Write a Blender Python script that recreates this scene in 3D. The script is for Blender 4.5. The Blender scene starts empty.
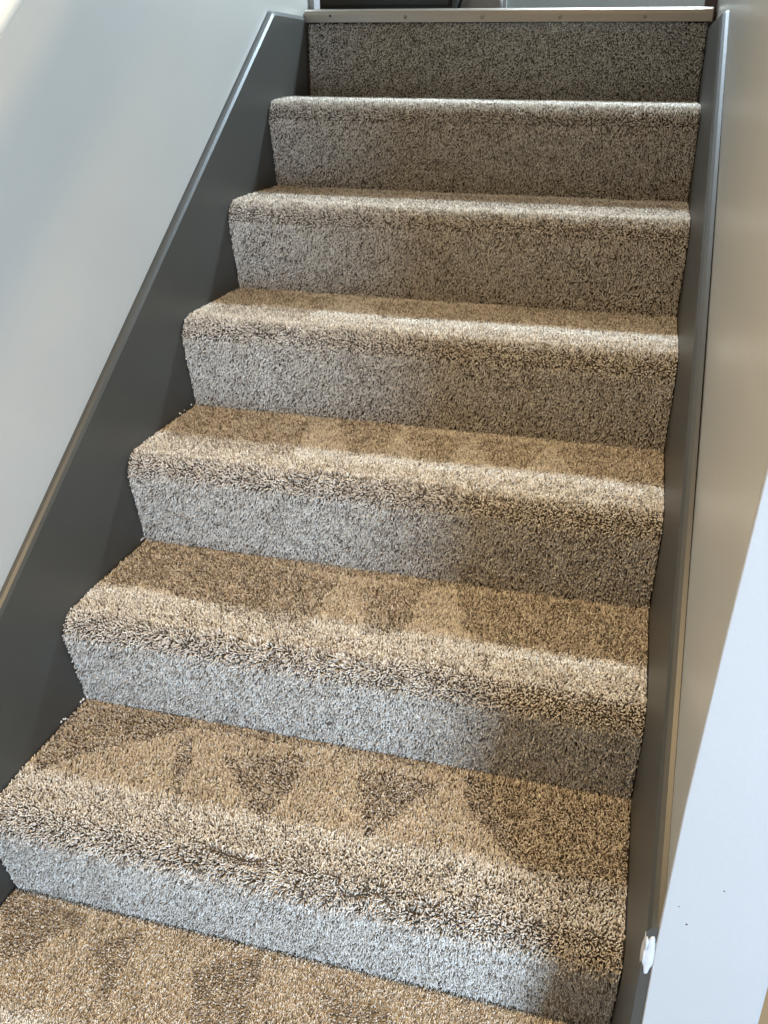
import bpy, bmesh, math, random
import numpy as np
from mathutils import Matrix, Vector

rng = np.random.default_rng(7)
sc = bpy.context.scene
COL = sc.collection

# ------------------------------------------------------------------ measured layout (metres)
R, G, W = 0.19, 0.25366, 0.93726          # rise, going, carpet width
CAM = (0.85, -0.91472, 1.18593)
PITCH, YAW, ROLL, FPX = 0.4369, -0.25852, 0.01062, 933.475
PILE = 0.008                              # height of the carpet pile above its backing
XL, XR = -0.015, 0.952                    # wall faces (stringers are 15 mm thick)
YC = -0.20                                # where the right wall ends
YTOP = 6 * G                              # last riser
ZTOP = 7 * R                              # upstairs floor level

# ------------------------------------------------------------------ materials
def nodes(name):
    m = bpy.data.materials.new(name); m.use_nodes = True
    nt = m.node_tree
    return m, nt, nt.nodes['Principled BSDF']

def paint(name, col, rough, bump=0.05, scale=120, vary=0.03, spec=0.5):
    m, nt, p = nodes(name)
    tc = nt.nodes.new('ShaderNodeTexCoord')
    n1 = nt.nodes.new('ShaderNodeTexNoise'); n1.inputs['Scale'].default_value = 5; n1.inputs['Detail'].default_value = 3
    n2 = nt.nodes.new('ShaderNodeTexNoise'); n2.inputs['Scale'].default_value = scale; n2.inputs['Detail'].default_value = 2
    nt.links.new(tc.outputs['Object'], n1.inputs['Vector']); nt.links.new(tc.outputs['Object'], n2.inputs['Vector'])
    r = nt.nodes.new('ShaderNodeValToRGB')
    a = [max(0, c * (1 - vary)) for c in col]; b = [min(1, c * (1 + vary)) for c in col]
    r.color_ramp.elements[0].position = .3; r.color_ramp.elements[1].position = .7
    r.color_ramp.elements[0].color = (*a, 1); r.color_ramp.elements[1].color = (*b, 1)
    nt.links.new(n1.outputs['Fac'], r.inputs['Fac']); nt.links.new(r.outputs['Color'], p.inputs['Base Color'])
    p.inputs['Roughness'].default_value = rough
    p.inputs['Specular IOR Level'].default_value = spec
    bp = nt.nodes.new('ShaderNodeBump'); bp.inputs['Strength'].default_value = bump; bp.inputs['Distance'].default_value = .002
    nt.links.new(n2.outputs['Fac'], bp.inputs['Height']); nt.links.new(bp.outputs['Normal'], p.inputs['Normal'])
    return m

def carpet_material():
    m, nt, p = nodes('twist_pile_carpet')
    at = nt.nodes.new('ShaderNodeAttribute'); at.attribute_name = 'yarn'
    r = nt.nodes.new('ShaderNodeValToRGB')
    e = r.color_ramp.elements
    e[0].position = 0.0; e[0].color = (.07, .055, .042, 1)      # latex backing
    e[1].position = 1.0; e[1].color = (.95, .91, .84, 1)
    for pos, c in ((.05, (.18, .15, .12, 1)), (.25, (.44, .38, .315, 1)), (.5, (.67, .60, .51, 1)), (.75, (.82, .765, .68, 1))):
        q = e.new(pos); q.color = c
    nt.links.new(at.outputs['Fac'], r.inputs['Fac'])
    nt.links.new(r.outputs['Color'], p.inputs['Base Color'])
    p.inputs['Roughness'].default_value = .9
    p.inputs['Specular IOR Level'].default_value = .15
    return m

def metal(name, col, rough):
    m, nt, p = nodes(name)
    tc = nt.nodes.new('ShaderNodeTexCoord')
    n = nt.nodes.new('ShaderNodeTexNoise'); n.inputs['Scale'].default_value = 40
    mp = nt.nodes.new('ShaderNodeMapping'); mp.inputs['Scale'].default_value = (1, 30, 30)
    nt.links.new(tc.outputs['Object'], mp.inputs['Vector']); nt.links.new(mp.outputs['Vector'], n.inputs['Vector'])
    mr = nt.nodes.new('ShaderNodeMapRange'); mr.inputs['To Min'].default_value = rough * .8; mr.inputs['To Max'].default_value = rough * 1.3
    nt.links.new(n.outputs['Fac'], mr.inputs['Value']); nt.links.new(mr.outputs['Result'], p.inputs['Roughness'])
    p.inputs['Base Color'].default_value = (*col, 1); p.inputs['Metallic'].default_value = 1
    return m

M_CARPET = carpet_material()
M_STRINGER = paint('dark_grey_gloss_paint', (.047, .046, .040), .44, .04, 60, .05)
M_WALL = paint('pale_grey_satin_paint', (.42, .41, .375), .33, .05, 160, .015)
M_WHITE = paint('white_wall_paint', (.385, .385, .38), .55, .12, 140, .015)
M_HALL = paint('upstairs_wall_paint', (.33, .36, .34), .6, .05, 100, .03)
M_CREAM = paint('cream_gloss_paint', (.80, .74, .62), .3, .03, 60, .02)
M_FILLER = paint('white_filler', (.50, .50, .50), .7, .4, 250, .06)
M_DARK = paint('black_green_lacquer', (.02, .026, .022), .35, .03, 60, .1)
M_BLACK = paint('black_rubber', (.012, .012, .012), .6, .1, 90, .1)
M_BAG = paint('grey_canvas', (.30, .29, .27), .8, .4, 400, .1)
M_BROWN = paint('dark_brown_wood', (.06, .035, .025), .5, .1, 60, .2)
M_ALU = metal('aluminium', (.36, .32, .27), .38)
M_SCREW = metal('brass_screw_metal', (.30, .25, .19), .35)
M_DUST = paint('plaster_crumb', (.75, .73, .69), .8, .3, 300, .05)

# ------------------------------------------------------------------ object helpers
def link(name, me, mat=None, parent=None):
    o = bpy.data.objects.new(name, me); COL.objects.link(o)
    if mat: me.materials.append(mat)
    if parent: o.parent = parent
    return o

def from_bm(name, bm, mat, parent=None, smooth=False):
    bmesh.ops.recalc_face_normals(bm, faces=bm.faces)
    me = bpy.data.meshes.new(name); bm.to_mesh(me); bm.free()
    if smooth:
        me.shade_smooth()
    return link(name, me, mat, parent)

def tag(o, label, cat=None, group=None, kind=None):
    o['label'] = label
    if cat: o['category'] = cat
    if group: o['group'] = group
    if kind: o['kind'] = kind
    return o

def structure(o, label=None):
    o['kind'] = 'structure'
    if label: o['label'] = label
    return o

def bm_box(bm, lo, hi):
    vs = [bm.verts.new((x, y, z)) for x in (lo[0], hi[0]) for y in (lo[1], hi[1]) for z in (lo[2], hi[2])]
    for f in ((0, 1, 3, 2), (4, 6, 7, 5), (0, 4, 5, 1), (2, 3, 7, 6), (0, 2, 6, 4), (1, 5, 7, 3)):
        bm.faces.new([vs[i] for i in f])
    return vs

def bm_prism(bm, poly, axis, a, b):
    """polygon extruded along an axis ('x' poly=(y,z); 'y' poly=(x,z); 'z' poly=(x,y))"""
    def P(p, t):
        return {'x': (t, p[0], p[1]), 'y': (p[0], t, p[1]), 'z': (p[0], p[1], t)}[axis]
    A = [bm.verts.new(P(p, a)) for p in poly]; B = [bm.verts.new(P(p, b)) for p in poly]
    n = len(poly)
    bm.faces.new(A); bm.faces.new(B[::-1])
    for i in range(n):
        bm.faces.new((A[i], B[i], B[(i + 1) % n], A[(i + 1) % n]))

def bm_tube(bm, pts, rad, seg=12, caps=True):
    rings = []
    for i, p in enumerate(pts):
        p = Vector(p)
        d = (Vector(pts[min(i + 1, len(pts) - 1)]) - Vector(pts[max(i - 1, 0)])).normalized()
        u = d.orthogonal().normalized(); v = d.cross(u)
        r = rad[i] if isinstance(rad, (list, tuple)) else rad
        rings.append([bm.verts.new(p + r * (math.cos(2 * math.pi * k / seg) * u + math.sin(2 * math.pi * k / seg) * v)) for k in range(seg)])
    for a, b in zip(rings, rings[1:]):
        for k in range(seg):
            bm.faces.new((a[k], a[(k + 1) % seg], b[(k + 1) % seg], b[k]))
    if caps:
        bm.faces.new(rings[0][::-1]); bm.faces.new(rings[-1])

# ------------------------------------------------------------------ carpet pile
def vnoise(x, y, seed):
    """smooth value noise in [-1,1]"""
    g = np.random.default_rng(seed).uniform(-1, 1, (256, 256))
    xi = np.floor(x).astype(int); yi = np.floor(y).astype(int)
    fx = x - xi; fy = y - yi
    fx = fx * fx * (3 - 2 * fx); fy = fy * fy * (3 - 2 * fy)
    a = g[xi % 256, yi % 256]; b = g[(xi + 1) % 256, yi % 256]
    c = g[xi % 256, (yi + 1) % 256]; d = g[(xi + 1) % 256, (yi + 1) % 256]
    return (a * (1 - fx) + b * fx) * (1 - fy) + (c * (1 - fx) + d * fx) * fy

def in_poly(px, py, poly):
    r = np.zeros(px.shape, bool); n = len(poly)
    for i in range(n):
        x0, y0 = poly[i]; x1, y1 = poly[(i + 1) % n]
        c = ((y0 > py) != (y1 > py)) & (px < (x1 - x0) * (py - y0) / (y1 - y0 + 1e-12) + x0)
        r ^= c
    return r

SP = 0.0025     # tuft spacing

def tufts(base, nrm, tan, lean_t, lean_x, length, yarn, rad):
    """base/nrm/tan: (n,3); lean along tan and along x; returns verts, loops, loop totals, yarn per vertex"""
    n = len(base)
    ex = np.array([1., 0, 0])
    d1 = nrm + tan * (lean_t * .6)[:, None] + ex * (lean_x * .6)[:, None]
    d1 /= np.linalg.norm(d1, axis=1)[:, None]
    d2 = nrm * .75 + tan * (lean_t * 1.35)[:, None] + ex * (lean_x * 1.35)[:, None]
    d2 /= np.linalg.norm(d2, axis=1)[:, None]
    mid = base + d1 * (length * .5)[:, None]
    tip = mid + d2 * (length * .5)[:, None]
    u = np.cross(d2, ex + 0.3 * nrm); u /= np.linalg.norm(u, axis=1)[:, None] + 1e-9
    v = np.cross(d2, u)
    a0 = rng.uniform(0, 2 * np.pi, n)
    V = np.empty((n, 7, 3), np.float32)
    for ring, (c, k) in enumerate(((base, .7), (base * .1 + tip * .9, 1.0))):
        for j in range(3):
            a = a0 + j * 2 * np.pi / 3 + ring * .5
            V[:, ring * 3 + j] = c + (u * np.cos(a)[:, None] + v * np.sin(a)[:, None]) * (rad * k)[:, None]
    V[:, 6] = tip
    f = [(j, (j + 1) % 3, 3 + (j + 1) % 3, 3 + j) for j in range(3)] + [(3 + j, 3 + (j + 1) % 3, 6) for j in range(3)]
    flat = np.array([i for q in f for i in q], np.int32)
    tot = np.array([len(q) for q in f], np.int32)
    loops = (flat[None, :] + (np.arange(n, dtype=np.int32) * 7)[:, None]).ravel()
    return V.reshape(-1, 3), loops, np.tile(tot, n), np.repeat(yarn.astype(np.float32), 7)

def build_mesh(name, parts, mat, parent=None):
    """parts: list of (verts, loops, totals, yarn)"""
    off = 0; Vs, Ls, Ts, Ys = [], [], [], []
    for v, l, t, y in parts:
        Vs.append(np.asarray(v, np.float32)); Ls.append(np.asarray(l, np.int32) + off); Ts.append(np.asarray(t, np.int32)); Ys.append(np.asarray(y, np.float32))
        off += len(v)
    V = np.concatenate(Vs); L = np.concatenate(Ls); T = np.concatenate(Ts); Y = np.concatenate(Ys)
    me = bpy.data.meshes.new(name)
    me.vertices.add(len(V)); me.vertices.foreach_set('co', V.ravel())
    me.loops.add(len(L)); me.loops.foreach_set('vertex_index', L)
    me.polygons.add(len(T))
    st = np.concatenate(([0], np.cumsum(T)[:-1])).astype(np.int32)
    me.polygons.foreach_set('loop_start', st); me.polygons.foreach_set('loop_total', T)
    me.update(calc_edges=True); me.validate()
    me.shade_smooth()
    at = me.attributes.new('yarn', 'FLOAT', 'POINT'); at.data.foreach_set('value', Y)
    return link(name, me, mat, parent)

def prism_arrays(poly, x0, x1, yarn):
    """closed profile (y,z) extruded in x, as raw arrays"""
    n = len(poly)
    V = [(x0, p[0], p[1]) for p in poly] + [(x1, p[0], p[1]) for p in poly]
    L = list(range(n - 1, -1, -1)) + list(range(n, 2 * n)); T = [n, n]
    for i in range(n):
        j = (i + 1) % n
        L += [i, j, n + j, n + i]; T.append(4)
    return V, L, T, [yarn] * (2 * n)

def pile_strip(prof, x0, x1, lean_fn, seed):
    """prof: polyline (y,z) of the backing, ordered downstairs; lean_fn(x,y,z,s)->(lean_t,lean_x,len_scale,yarn_shift)"""
    P = np.array(prof, float)
    seg = np.linalg.norm(np.diff(P, axis=0), axis=1); S = np.concatenate(([0], np.cumsum(seg)))
    tot = S[-1]
    ns = max(2, int(tot / (SP * .92))); nx = int((x1 - x0) / SP)
    ii, jj = np.meshgrid(np.arange(ns), np.arange(nx), indexing='ij')
    s = (ii.ravel() + .5 + rng.uniform(-.42, .42, ii.size)) * tot / ns
    x = x0 + (jj.ravel() + .5 + rng.uniform(-.42, .42, ii.size)) * (x1 - x0) / nx
    y = np.interp(s, S, P[:, 0]); z = np.interp(s, S, P[:, 1])
    e = .004
    ty = np.interp(np.minimum(s + e, tot), S, P[:, 0]) - np.interp(np.maximum(s - e, 0), S, P[:, 0])
    tz = np.interp(np.minimum(s + e, tot), S, P[:, 1]) - np.interp(np.maximum(s - e, 0), S, P[:, 1])
    tl = np.hypot(ty, tz); ty /= tl; tz /= tl
    tan = np.stack([np.zeros_like(ty), ty, tz], 1)
    nrm = np.stack([np.zeros_like(ty), tz, -ty], 1)      # outwards for a profile that runs downstairs
    base = np.stack([x, y, z], 1) - nrm * .001
    lt, lx, ls, ysft = lean_fn(x, y, z, s)
    n = len(x)
    clump = vnoise(x * 90, s * 90, seed + 11)
    lt = lt + .35 * clump + rng.normal(0, .40, n)
    lx = lx + .35 * vnoise(x * 80, s * 80, seed + 5) + rng.normal(0, .42, n)
    # keep tips inside the stringers
    lx = np.where(x < x0 + .008, np.abs(lx) * .5, np.where(x > x1 - .008, -np.abs(lx) * .5, lx))
    length = .0078 * ls * (1 + rng.normal(0, .13, n) + .10 * vnoise(x * 60, s * 60, seed + 2))
    yarn = np.clip(.5 + rng.normal(0, .26, n) + .10 * vnoise(x * 70, s * 70, seed + 3) + ysft, .05, 1)
    rad = .00112 * (1 + rng.normal(0, .12, n))
    return tufts(base, nrm, tan, lt, lx, length, yarn, rad)

# vacuum cleaner marks and shaded tread backs, as outlines (x, y); pile inside leans towards the viewer, its shade painted into the yarn
MARKS_SHADE = {0: [[(0.172, -0.064), (0.235, -0.014), (0.251, -0.149)], [(0.35, -0.054), (0.428, -0.005), (0.454, -0.132), (0.368, -0.156)], [(-0.03, 0.006), (0.008, 0.004), (0.147, -0.023), (0.068, -0.132)], [(0.533, -0.046), (0.651, -0.046), (0.592, -0.139)]],
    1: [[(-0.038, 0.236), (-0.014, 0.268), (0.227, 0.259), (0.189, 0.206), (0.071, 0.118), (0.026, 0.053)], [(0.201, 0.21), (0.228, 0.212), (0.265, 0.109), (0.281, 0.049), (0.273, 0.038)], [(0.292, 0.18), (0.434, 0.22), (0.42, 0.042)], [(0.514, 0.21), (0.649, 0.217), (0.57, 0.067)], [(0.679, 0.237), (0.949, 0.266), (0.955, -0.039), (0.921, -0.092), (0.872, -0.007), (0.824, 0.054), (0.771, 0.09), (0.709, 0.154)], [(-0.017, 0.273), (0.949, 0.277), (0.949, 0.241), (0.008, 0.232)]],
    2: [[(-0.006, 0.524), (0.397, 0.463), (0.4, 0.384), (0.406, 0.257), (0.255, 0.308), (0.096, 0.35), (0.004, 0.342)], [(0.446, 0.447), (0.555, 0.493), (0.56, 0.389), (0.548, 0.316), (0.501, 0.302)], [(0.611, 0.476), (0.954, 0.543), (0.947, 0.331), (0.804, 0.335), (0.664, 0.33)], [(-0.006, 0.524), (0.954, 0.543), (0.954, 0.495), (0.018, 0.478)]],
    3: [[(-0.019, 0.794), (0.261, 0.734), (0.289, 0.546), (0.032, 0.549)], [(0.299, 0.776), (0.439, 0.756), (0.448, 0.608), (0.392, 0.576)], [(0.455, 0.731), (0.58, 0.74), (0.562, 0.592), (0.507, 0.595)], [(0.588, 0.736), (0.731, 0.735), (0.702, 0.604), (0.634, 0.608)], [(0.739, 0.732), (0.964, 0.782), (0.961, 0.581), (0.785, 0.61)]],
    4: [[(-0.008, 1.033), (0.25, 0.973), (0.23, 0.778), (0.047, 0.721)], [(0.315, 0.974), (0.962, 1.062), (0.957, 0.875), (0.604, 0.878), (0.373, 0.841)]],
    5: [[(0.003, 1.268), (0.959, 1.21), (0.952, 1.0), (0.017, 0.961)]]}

def brushed_shaded(k):
    polys = MARKS_SHADE.get(k, [])
    def lean(x, y, z, s):
        wob = .006
        xx = x + wob * vnoise(x * 40, y * 40, 900 + k); yy = y + wob * vnoise(x * 40, y * 40, 950 + k)
        dark = np.zeros(x.shape, bool)
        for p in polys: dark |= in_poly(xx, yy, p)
        y0 = (k - 1) * G
        front = np.clip((y0 + .075 - y) / .05, 0, 1)                  # 0 on the flat, 1 over the nosing
        lt = np.where(dark, .48, -.6) * (1 - front) + .12 * front
        wear = WEAR.get(k, 0)
        lt = np.where(y > y0 + G - .016, -.35, lt)
        cx = (.56 if k == 1 else .44) + .06 * vnoise(np.full_like(x, k * 3.3), y * 0, 33)
        band = np.exp(-((y - (y0 - .017 + .010 * vnoise(x * 8, x * 0, 60 + k))) / .017) ** 2) * np.exp(-((x - cx) / .26) ** 4) * wear
        tear = vnoise(x * 55, s * 120, 70 + k)
        crack = vnoise(x * 26 + 3 * vnoise(x * 9, s * 9, 77), s * 85, 75 + k)
        lt = lt + band * (.5 * tear + 1.3 * np.sign(crack) * np.exp(-np.abs(crack) * 5))
        lx = band * .9 * vnoise(x * 60, s * 60, 80 + k) + .1 * vnoise(x * 10, s * 10, 85 + k)
        ls = 1 + band * (.38 + .35 * vnoise(x * 70, s * 70, 90 + k)) + .05 * vnoise(x * 6, s * 6, 99 + k)
        ls = ls * (1 - .7 * (np.abs(crack) < .10 * band)) * (1 - .14 * front * (1 - band))
        return lt, lx, ls, -.03 * band + np.where(dark, -.11 if k < 2 else -.15, .05) * (1 - front)  # yarn darkened inside the outlines, painting in pile and tread-back shade
    return lean

WEAR = {1: 1.0, 2: 1.0, 3: .9, 4: .8, 5: .6, 6: .4}

# profile of one step, tips of the pile, local to the step (y, z)
NOSE = .038
def step_profile():
    tread = [(G + .004, R), (G * .7, R), (G * .4, R), (.06, R), (.035, R - .0007)]
    rx, rz = .048, .042
    c = (-NOSE + rx, R - rz)
    for a in np.linspace(72, -4, 14):                                  # arc over the nosing, squashed upwards
        a = math.radians(a)
        tread.append((c[0] - rx * math.cos(a), c[1] + rz * math.sin(a)))
    y, z = tread[-1]
    riser = [(y, z), (y * .75, z * .72), (y * .35, z * .33), (0, 0.0)]
    return tread, riser

def inset(poly, d):
    """shift an open profile that runs downstairs inwards by d"""
    P = np.array(poly, float); t = np.gradient(P, axis=0); t /= np.linalg.norm(t, axis=1)[:, None]
    return P - np.stack([t[:, 1], -t[:, 0]], 1) * d

TREAD, RISER = step_profile()

# ------------------------------------------------------------------ the staircase
stairs = bpy.data.objects.new('staircase', None); COL.objects.link(stairs)
tag(stairs, 'straight staircase with beige-grey twist pile carpet between dark grey stringers', 'staircase')

def riser_lean(k):
    def lean(x, y, z, s):
        lt = .30 + .12 * vnoise(x * 7, s * 7, 300 + k)
        return lt, .08 * vnoise(x * 9, s * 9, 310 + k), 1 + .0 * x, 0 * x
    return lean

CX0, CX1 = .001, W - .001
full = np.concatenate((np.array(TREAD), np.array(RISER)[1:]))
inn = inset(full, PILE)
t_in, r_in = inn[:len(TREAD)], inn[len(TREAD) - 1:]
for k in range(1, 8):
    oy, oz = (k - 1) * G, (k - 1) * R
    sh = np.array([oy, oz])
    if k < 7:
        tp = t_in + sh
        tb = tp.copy(); tb[0, 0] = oy + G + .022
        under = np.array([(oy + G + .022, oz + R - .04), (oy + .05, oz + R - .04), (oy + .012, oz + R * .62)])
        body = prism_arrays(np.concatenate((tb, under)), 0.0005, W - .0005, 0.0)
        tp2 = tp.copy(); tp2[0, 0] = oy + G + .005
        build_mesh('tread', [body, pile_strip(tp2, CX0, CX1, brushed_shaded(k), 100 + k)], M_CARPET, stairs)
        rp = r_in + sh
    else:
        rp = np.array([(-.004, R - .029), (-.003, R * .5), (0, 0)]) + np.array([PILE, 0]) + sh
    low = rp.copy(); low[-1, 1] -= .005; rp = rp.copy(); rp[-1, 1] -= PILE + .001
    back = rp[::-1] + np.array([.016, 0])
    body = prism_arrays(np.concatenate((rp, back)), 0.0005, W - .0005, 0.0)
    build_mesh('riser', [body, pile_strip(low, CX0, CX1, riser_lean(k), 200 + k)], M_CARPET, stairs)

# stringers: sloping boards with a bevelled top edge
def stringer(side):
    bm = bmesh.new()
    if side == 'L':
        xi, xo, h, y0, yk = 0.0, XL, .3925, -.45, 1.297
    else:
        xi, xo, h, y0, yk = W, XR, .5556, YC, 1.038
    m = .705
    ztop = h + m * yk
    sgn = 1 if xi > xo else -1
    w = abs(xi - xo) - .0003
    # cross sections along y: inner bottom, inner top, bevel, outer top, outer bottom
    secs = []
    ys = [y0, yk - .004, yk + .006, YTOP - .0165]
    if side == 'L': ys = [y0, -.30] + ys[1:]
    for y in ys:
        zt = min(h + m * y, ztop)
        if side == 'L' and y < -.29: zt = h + m * -.30
        zb = 0.0
        prof = [(xi, zb), (xi, zt), (xi - sgn * .004, zt + .0055), (xi - sgn * .009, zt + .0085), (xi - sgn * w, zt + .0095), (xi - sgn * w, zb)]
        secs.append([bm.verts.new((p[0], y, p[1])) for p in prof])
    for a, b in zip(secs, secs[1:]):
        for i in range(6):
            bm.faces.new((a[i], a[(i + 1) % 6], b[(i + 1) % 6], b[i]))
    bm.faces.new(secs[0][::-1]); bm.faces.new(secs[-1])
    o = from_bm('stringer', bm, M_STRINGER, stairs)
    o['label'] = 'dark grey gloss painted stringer board'
    return o
sl = stringer('L'); sr = stringer('R')

# white filler smeared over the lower end of the right stringer
bm = bmesh.new()
def blob(c, r, seed):
    rr_ = random.Random(seed)
    g = bmesh.ops.create_icosphere(bm, subdivisions=3, radius=1, matrix=Matrix())
    ph = [rr_.uniform(0, 6) for _ in range(4)]
    for v in g['verts']:
        x, y, z = v.co
        q = 1 + .16 * math.sin(4 * z + ph[0]) + .12 * math.sin(5 * y + 3 * x + ph[1]) + .08 * math.sin(9 * z + 4 * y + ph[2])
        v.co = (c[0] + x * r[0] * q, c[1] + y * r[1] * q, c[2] + z * r[2] * q)
blob((.9428, YC - .0005, .378), (.0048, .0022, .022), 1)
blob((.9434, YC - .0005, .394), (.0042, .0024, .014), 5)
blob((.9388, YC + .003, .396), (.0026, .006, .013), 2)
blob((.9380, YC + .003, .380), (.0018, .005, .016), 8)
blob((.9372, YC + .012, .374), (.0010, .003, .019), 3)
fo = from_bm('filler_smear', bm, M_FILLER, sr, smooth=True)
fo['label'] = 'smear of white filler on the lower end of the board'

# tiny crumbs of plaster caught where the carpet meets the left board
# (built as one scatter of uncountable specks)
bm = bmesh.new()
rr = random.Random(4)
def crumb(y, z, s):
    mt = Matrix.Translation((.0025, y, z)) @ Matrix.Rotation(rr.uniform(0, 3), 4, (1, .4, .2)) @ Matrix.Diagonal((s * .6, s, s * .7, 1))
    bmesh.ops.create_icosphere(bm, subdivisions=1, radius=1, matrix=mt)
for (k, y, s) in ((1, .246, .0035), (1, .238, .003), (1, .19, .0028), (1, .185, .003), (1, .178, .0025), (3, .742, .0026), (3, .69, .0028), (3, .71, .002), (2, .50, .003), (2, .494, .0024)):
    crumb(y, k * R + .002 + rr.uniform(0, .004), s)
co = from_bm('plaster_crumbs', bm, M_DUST)
tag(co, 'white plaster crumbs caught between carpet and left stringer', 'crumbs', kind='stuff')

# ------------------------------------------------------------------ the setting
# carpeted hall floor at the foot of the stairs
fp = np.array([(.004, 0.0), (-.2, 0.0), (-.52, 0.0)]) - np.array([0, PILE])
slab = prism_arrays([(.03, -PILE), (-3.2, -PILE), (-3.2, -.12), (.03, -.12)], -.6, 3.4, .45)
fl_marks_shade = [[tuple(q) for q in p] for p in MARKS_SHADE.get(0, [])]
def floor_lean(x, y, z, s):
    xx = x + .006 * vnoise(x * 40, y * 40, 901); yy = y + .006 * vnoise(x * 40, y * 40, 951)
    dark = np.zeros(x.shape, bool)
    for p in fl_marks_shade: dark |= in_poly(xx, yy, p)
    return np.where(dark, .48, -.6), .1 * vnoise(x * 10, s * 10, 7), 1 + 0 * x, np.where(dark, -.11, .05)  # floor marks darken the yarn too, painting the shade of leaning pile
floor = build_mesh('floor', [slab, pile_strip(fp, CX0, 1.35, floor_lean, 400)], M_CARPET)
structure(floor, 'beige carpeted floor at the foot of the stairs')

# left wall: runs from the hall to the top of the stairs
bm = bmesh.new(); bm_box(bm, (XL - .12, -3.2, -.1), (XL, YTOP + .055, 3.4))
structure(from_bm('wall_left', bm, M_WALL), 'pale grey satin painted wall rising left of the stairs')

# right wall: a slim partition, its face very slightly out of true towards the corner
def wall_edge_x(z):
    return float(np.interp(z, (0, .28, .40, .58, .75, .92, 1.3), (.948, .948, .9475, .9502, .9562, .9635, .968)))
XE = 1.058
bm = bmesh.new()
cols = []
for z in (-.1, .3, .5, .65, .8, .95, 1.3, 3.4):
    fl = max(0, wall_edge_x(z) + .0006 - XR)
    row = [bm.verts.new((XR + fl * w, y, z)) for y, w in ((YC + .004, 1), (.02, .72), (.3, .35), (.6, .1), (1.0, 0), (YTOP + .5, 0))]
    row += [bm.verts.new((XE, YTOP + .5, z)), bm.verts.new((XE, YC + .004, z))]
    cols.append(row)
for a, b in zip(cols, cols[1:]):
    for q in range(8):
        bm.faces.new((a[q], a[(q + 1) % 8], b[(q + 1) % 8], b[q]))
bm.faces.new(cols[0]); bm.faces.new(cols[-1][::-1])
structure(from_bm('wall_right', bm, M_WALL), 'pale grey satin painted wall right of the stairs')
# its plastered end facing the hall
bm = bmesh.new()
zs = (0.0, .28, .40, .49, .58, .67, .75, .83, .92, 1.1, 1.3, 3.4)
rows = []
for z in zs:
    xe = wall_edge_x(z)
    rows.append([bm.verts.new(p) for p in ((xe + .0004, YC + .004, z), (xe, YC + .0015, z), (xe + .0003, YC - .001, z), (xe + .0012, YC - .002, z), (XE - .004, YC - .002, z), (XE, YC + .001, z), (XE, YC + .004, z))])
for a, b in zip(rows, rows[1:]):
    for i in range(7):
        bm.faces.new((a[i], a[(i + 1) % 7], b[(i + 1) % 7], b[i]))
bm.faces.new(rows[0]); bm.faces.new(rows[-1][::-1])
we = structure(from_bm('wall_front', bm, M_WHITE), 'white plastered end of the right wall, facing the hall')
bm = bmesh.new()
for (x, z, s) in ((.972, .437, .0013), (.962, .458, .0008), (.999, .489, .0010)):
    bmesh.ops.create_icosphere(bm, subdivisions=1, radius=1, matrix=Matrix.Translation((x, YC - .002, z)) @ Matrix.Diagonal((s, .0004, s, 1)))
o = from_bm('speck', bm, M_BROWN, we); o['label'] = 'dark specks on the white plaster'; o['kind'] = 'stuff'

# upstairs floor and what shows just over its edge
bm = bmesh.new(); bm_box(bm, (-1.4, YTOP + .012, ZTOP - .22), (2.2, 4.6, ZTOP - .008))
structure(from_bm('floor', bm, M_BROWN), 'upstairs floor behind the metal edge strip')
bm = bmesh.new(); bm_box(bm, (-1.4, 4.0, ZTOP - .01), (2.2, 4.1, 3.4))
structure(from_bm('wall_back', bm, M_HALL), 'far wall of the upstairs landing')

# left door frame upstairs
bm = bmesh.new(); bm_box(bm, (XL - .12, YTOP + .055, ZTOP - .008), (-.002, YTOP + .10, 3.3))
structure(from_bm('trim_1', bm, M_WHITE), 'white door lining at the top left of the stairs')
bm = bmesh.new(); bm_prism(bm, [(W - .012, YTOP + .06), (W + .015, YTOP + .055), (W + .015, YTOP + .10), (W - .012, YTOP + .10)], 'z', ZTOP - .008, 3.3)
structure(from_bm('trim_2', bm, M_BROWN), 'dark door lining at the top right of the stairs')

# metal nosing strip screwed along the top edge
strip = bpy.data.objects.new('edge_strip', None); COL.objects.link(strip)
strip.location = (W / 2, YTOP, ZTOP)
tag(strip, 'scuffed aluminium edge strip with screws along the top of the stairs', 'edge strip')
bm = bmesh.new()
prof = [(-.014, -.028), (-.0145, -.012), (-.0125, -.004), (-.008, -.0005), (-.002, .001), (.045, 0), (.045, -.004), (.012, -.006), (-.006, -.010), (-.0065, -.028)]
bm_prism(bm, prof, 'x', -W / 2 - .004, W / 2 + .006)
from_bm('nosing_profile', bm, M_ALU, strip)
def screw(x, z, label=None, r=.0042):
    bm = bmesh.new()
    prof = [(0, .0026), (r * .55, .0023), (r * .9, .0012), (r, 0), (r, -.001)]
    rings = []
    for pr, h in prof[1:]:
        rings.append([bm.verts.new((pr * math.cos(a), -h, pr * math.sin(a))) for a in [2 * math.pi * i / 14 for i in range(14)]])
    c = bm.verts.new((0, -.0012, 0))                                    # dished middle
    for i in range(14): bm.faces.new((c, rings[0][i], rings[0][(i + 1) % 14]))
    for a, b in zip(rings, rings[1:]):
        for i in range(14): bm.faces.new((a[i], b[i], b[(i + 1) % 14], a[(i + 1) % 14]))
    o = from_bm('screw', bm, M_SCREW, strip)
    o.location = (x - W / 2, -.0146, z - ZTOP)
    return o
for x, z in ((.248, 1.3128), (.432, 1.3122), (.611, 1.3117), (.799, 1.3113)):
    screw(x, z)
bm = bmesh.new()
bmesh.ops.create_cone(bm, cap_ends=True, segments=12, radius1=.0028, radius2=.0028, depth=.001, matrix=Matrix.Rotation(math.pi / 2, 4, 'X'))
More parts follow.
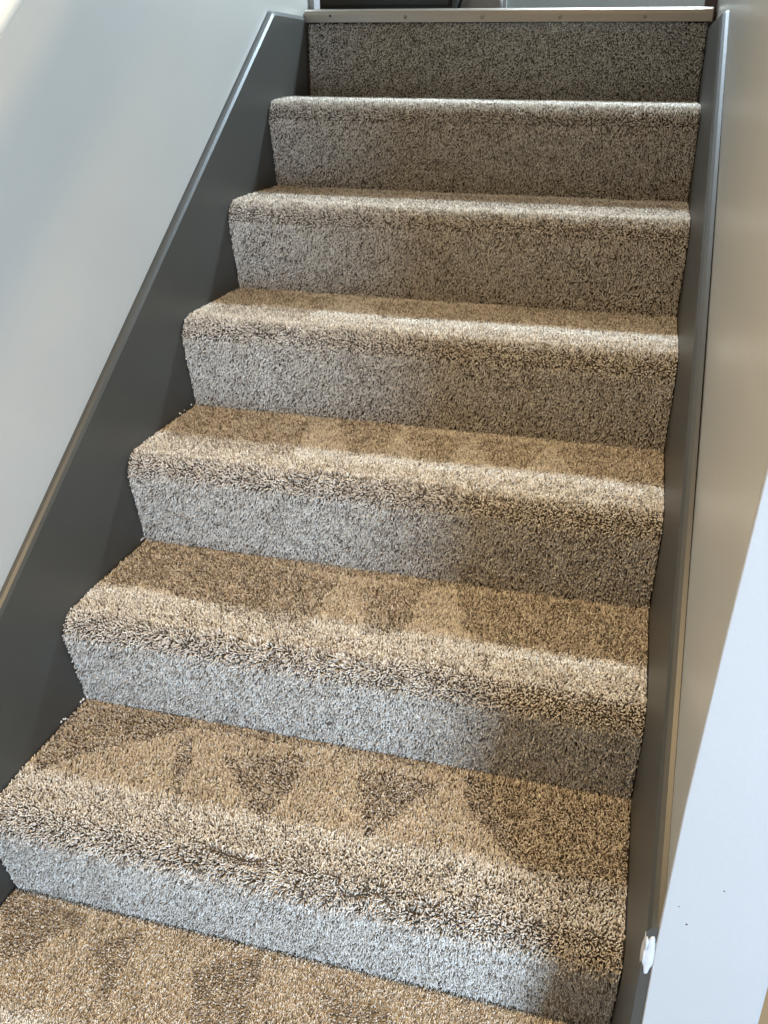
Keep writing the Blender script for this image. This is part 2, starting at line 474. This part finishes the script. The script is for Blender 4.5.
hole = from_bm('screw_hole', bm, M_BLACK, strip); hole.location = (.062 - W / 2, -.0148, 1.3158 - ZTOP)
hole['label'] = 'empty dark screw hole'

# low black cabinet upstairs, just its foot shows over the strip
cab = bpy.data.objects.new('cabinet', None); COL.objects.link(cab); cab.location = (-.13, 2.0, ZTOP - .008)
tag(cab, 'black green-tinted cabinet on the upstairs floor behind the edge strip', 'cabinet')
bm = bmesh.new(); bm_box(bm, (-.42, .0, .035), (.39, .38, .78)); bmesh.ops.bevel(bm, geom=bm.edges[:], offset=.004, segments=2, affect='EDGES')
from_bm('body', bm, M_DARK, cab)
bm = bmesh.new(); bm_box(bm, (-.40, .012, 0), (.37, .36, .0355))
from_bm('plinth', bm, M_BLACK, cab)
for x0, x1 in ((-.415, -.02), (-.012, .385)):
    bm = bmesh.new(); bm_box(bm, (x0, -.016, .045), (x1, -.0005, .765)); bmesh.ops.bevel(bm, geom=bm.edges[:], offset=.003, segments=2, affect='EDGES')
    d = from_bm('door', bm, M_DARK, cab)
    hx = x1 - .04 if x0 < -.1 else x0 + .04
    bm = bmesh.new(); bm_tube(bm, [(hx, -.017, .42), (hx, -.034, .42), (hx, -.034, .54), (hx, -.017, .54)], .004, 8)
    from_bm('handle', bm, M_ALU, d, True)

# grey canvas bag slumped beside it
bag = bpy.data.objects.new('bag', None); COL.objects.link(bag); bag.location = (.333, 2.04, ZTOP - .008)
tag(bag, 'slumped grey canvas bag beside the black cabinet upstairs', 'bag')
bm = bmesh.new()
bmesh.ops.create_uvsphere(bm, u_segments=28, v_segments=18, radius=1)
for v in bm.verts:
    x, y, z = v.co
    f = lambda t, p: math.copysign(abs(t) ** p, t)
    zz = (f(z, .7) + 1) / 2
    wd = .068 * (1 - .35 * zz)
    v.co = (f(x, .7) * wd + .006 * math.sin(9 * zz), f(y, .75) * .05 * (1 - .3 * zz) + .004 * math.sin(11 * x + 7 * zz), zz * .24)
from_bm('body', bm, M_BAG, bag, True)
bm = bmesh.new()
bm_tube(bm, [(-.055, -.048, .03), (-.045, -.056, .055), (-.025, -.058, .075), (-.008, -.055, .12), (0, -.045, .2)], .004, 8)
from_bm('strap', bm, M_BLACK, bag, True)

# door and its white frame upstairs
bm = bmesh.new()
bm_box(bm, (.352, 2.42, ZTOP - .004), (1.12, 2.46, 3.3))
dr = structure(from_bm('door_1', bm, M_HALL), 'grey-green door upstairs')
bm = bmesh.new(); bm_box(bm, (.339, 2.40, ZTOP - .008), (.352, 2.47, 3.35))
structure(from_bm('trim_3', bm, M_WHITE), 'white frame edge of the upstairs door')

# handrail on the left wall, only its lower edge is in view
rail = bpy.data.objects.new('handrail', None); COL.objects.link(rail)
tag(rail, 'cream painted handrail on the left wall above the stairs', 'handrail')
HR = ((.07, -.75, .555), (.07, 1.45, 2.205))
bm = bmesh.new()
rv = Vector(HR[1]) - Vector(HR[0])
pts = [tuple(Vector(HR[0]) + rv * t) for t in (0, .02, .5, .98, 1)]
bm_tube(bm, pts, [.020, .0235, .0235, .0235, .020], 20)
from_bm('rail', bm, M_CREAM, rail, True)
for t in (.04, .62, .95):
    p = Vector(HR[0]) + rv * t
    bm = bmesh.new(); bm_tube(bm, [(p.x, p.y, p.z - .02), (p.x, p.y, p.z - .05), (p.x - .02, p.y, p.z - .065), (XL + .0005, p.y, p.z - .065)], .006, 10)
    b = from_bm('bracket', bm, M_ALU, rail, True)
    bm = bmesh.new(); bmesh.ops.create_cone(bm, cap_ends=True, segments=20, radius1=.028, radius2=.026, depth=.005, matrix=Matrix.Translation((XL + .003, p.y, p.z - .065)) @ Matrix.Rotation(math.pi / 2, 4, 'Y'))
    from_bm('wall_plate', bm, M_ALU, b)

# ------------------------------------------------------------------ light
def area(name, loc, target, sx, sy, power, col, spread=180):
    l = bpy.data.lights.new(name, 'AREA'); l.shape = 'RECTANGLE'; l.size = sx; l.size_y = sy; l.energy = power; l.color = col
    l.spread = math.radians(spread)
    o = bpy.data.objects.new(name, l); COL.objects.link(o); o.location = loc
    o.rotation_euler = (Vector(target) - Vector(loc)).to_track_quat('-Z', 'Y').to_euler()
    return o
# daylight through the glazed hall door, behind the camera to the right
area('hall_door_daylight', (2.12, -2.05, .66), (.4, .5, .5), .6, 1.0, 105, (.54, .74, 1.0))
# warm ceiling lamp over the hall
l = bpy.data.lights.new('hall_downlight', 'SPOT'); l.energy = 125; l.color = (1, .71, .37); l.shadow_soft_size = .07
l.spot_size = math.radians(138); l.spot_blend = 1.0
o = bpy.data.objects.new('hall_downlight', l); COL.objects.link(o); o.location = (.50, -.55, 2.3); o.rotation_euler = (0, 0, 0)
# daylight from upstairs, steeply down the flight
area('upstairs_daylight', (.82, 2.35, 2.75), (.5, .9, .8), .34, .30, 135, (.68, .85, 1.0))

wd = bpy.data.worlds.new('world'); sc.world = wd; wd.use_nodes = True
bg = wd.node_tree.nodes['Background']; bg.inputs['Color'].default_value = (1.0, .77, .50, 1); bg.inputs['Strength'].default_value = .40

# ------------------------------------------------------------------ camera
cp, sp, cy, sy = math.cos(PITCH), math.sin(PITCH), math.cos(YAW), math.sin(YAW)
f = Vector((sy * cp, cy * cp, -sp)); rt = Vector((cy, -sy, 0)); up = rt.cross(f)
c, s = math.cos(ROLL), math.sin(ROLL)
rt, up = c * rt + s * up, -s * rt + c * up
cam = bpy.data.cameras.new('camera'); co_ = bpy.data.objects.new('camera', cam); COL.objects.link(co_)
m = Matrix((rt, up, -f)).transposed().to_4x4(); m.translation = CAM
co_.matrix_world = m
cam.sensor_fit = 'VERTICAL'; cam.sensor_height = 36; cam.lens = FPX * 36 / 1024
cam.clip_start = .02
sc.camera = co_

vs = sc.view_settings
vs.view_transform = 'Standard'; vs.look = 'None'; vs.gamma = 1; vs.use_curve_mapping = False; vs.exposure = 0.0
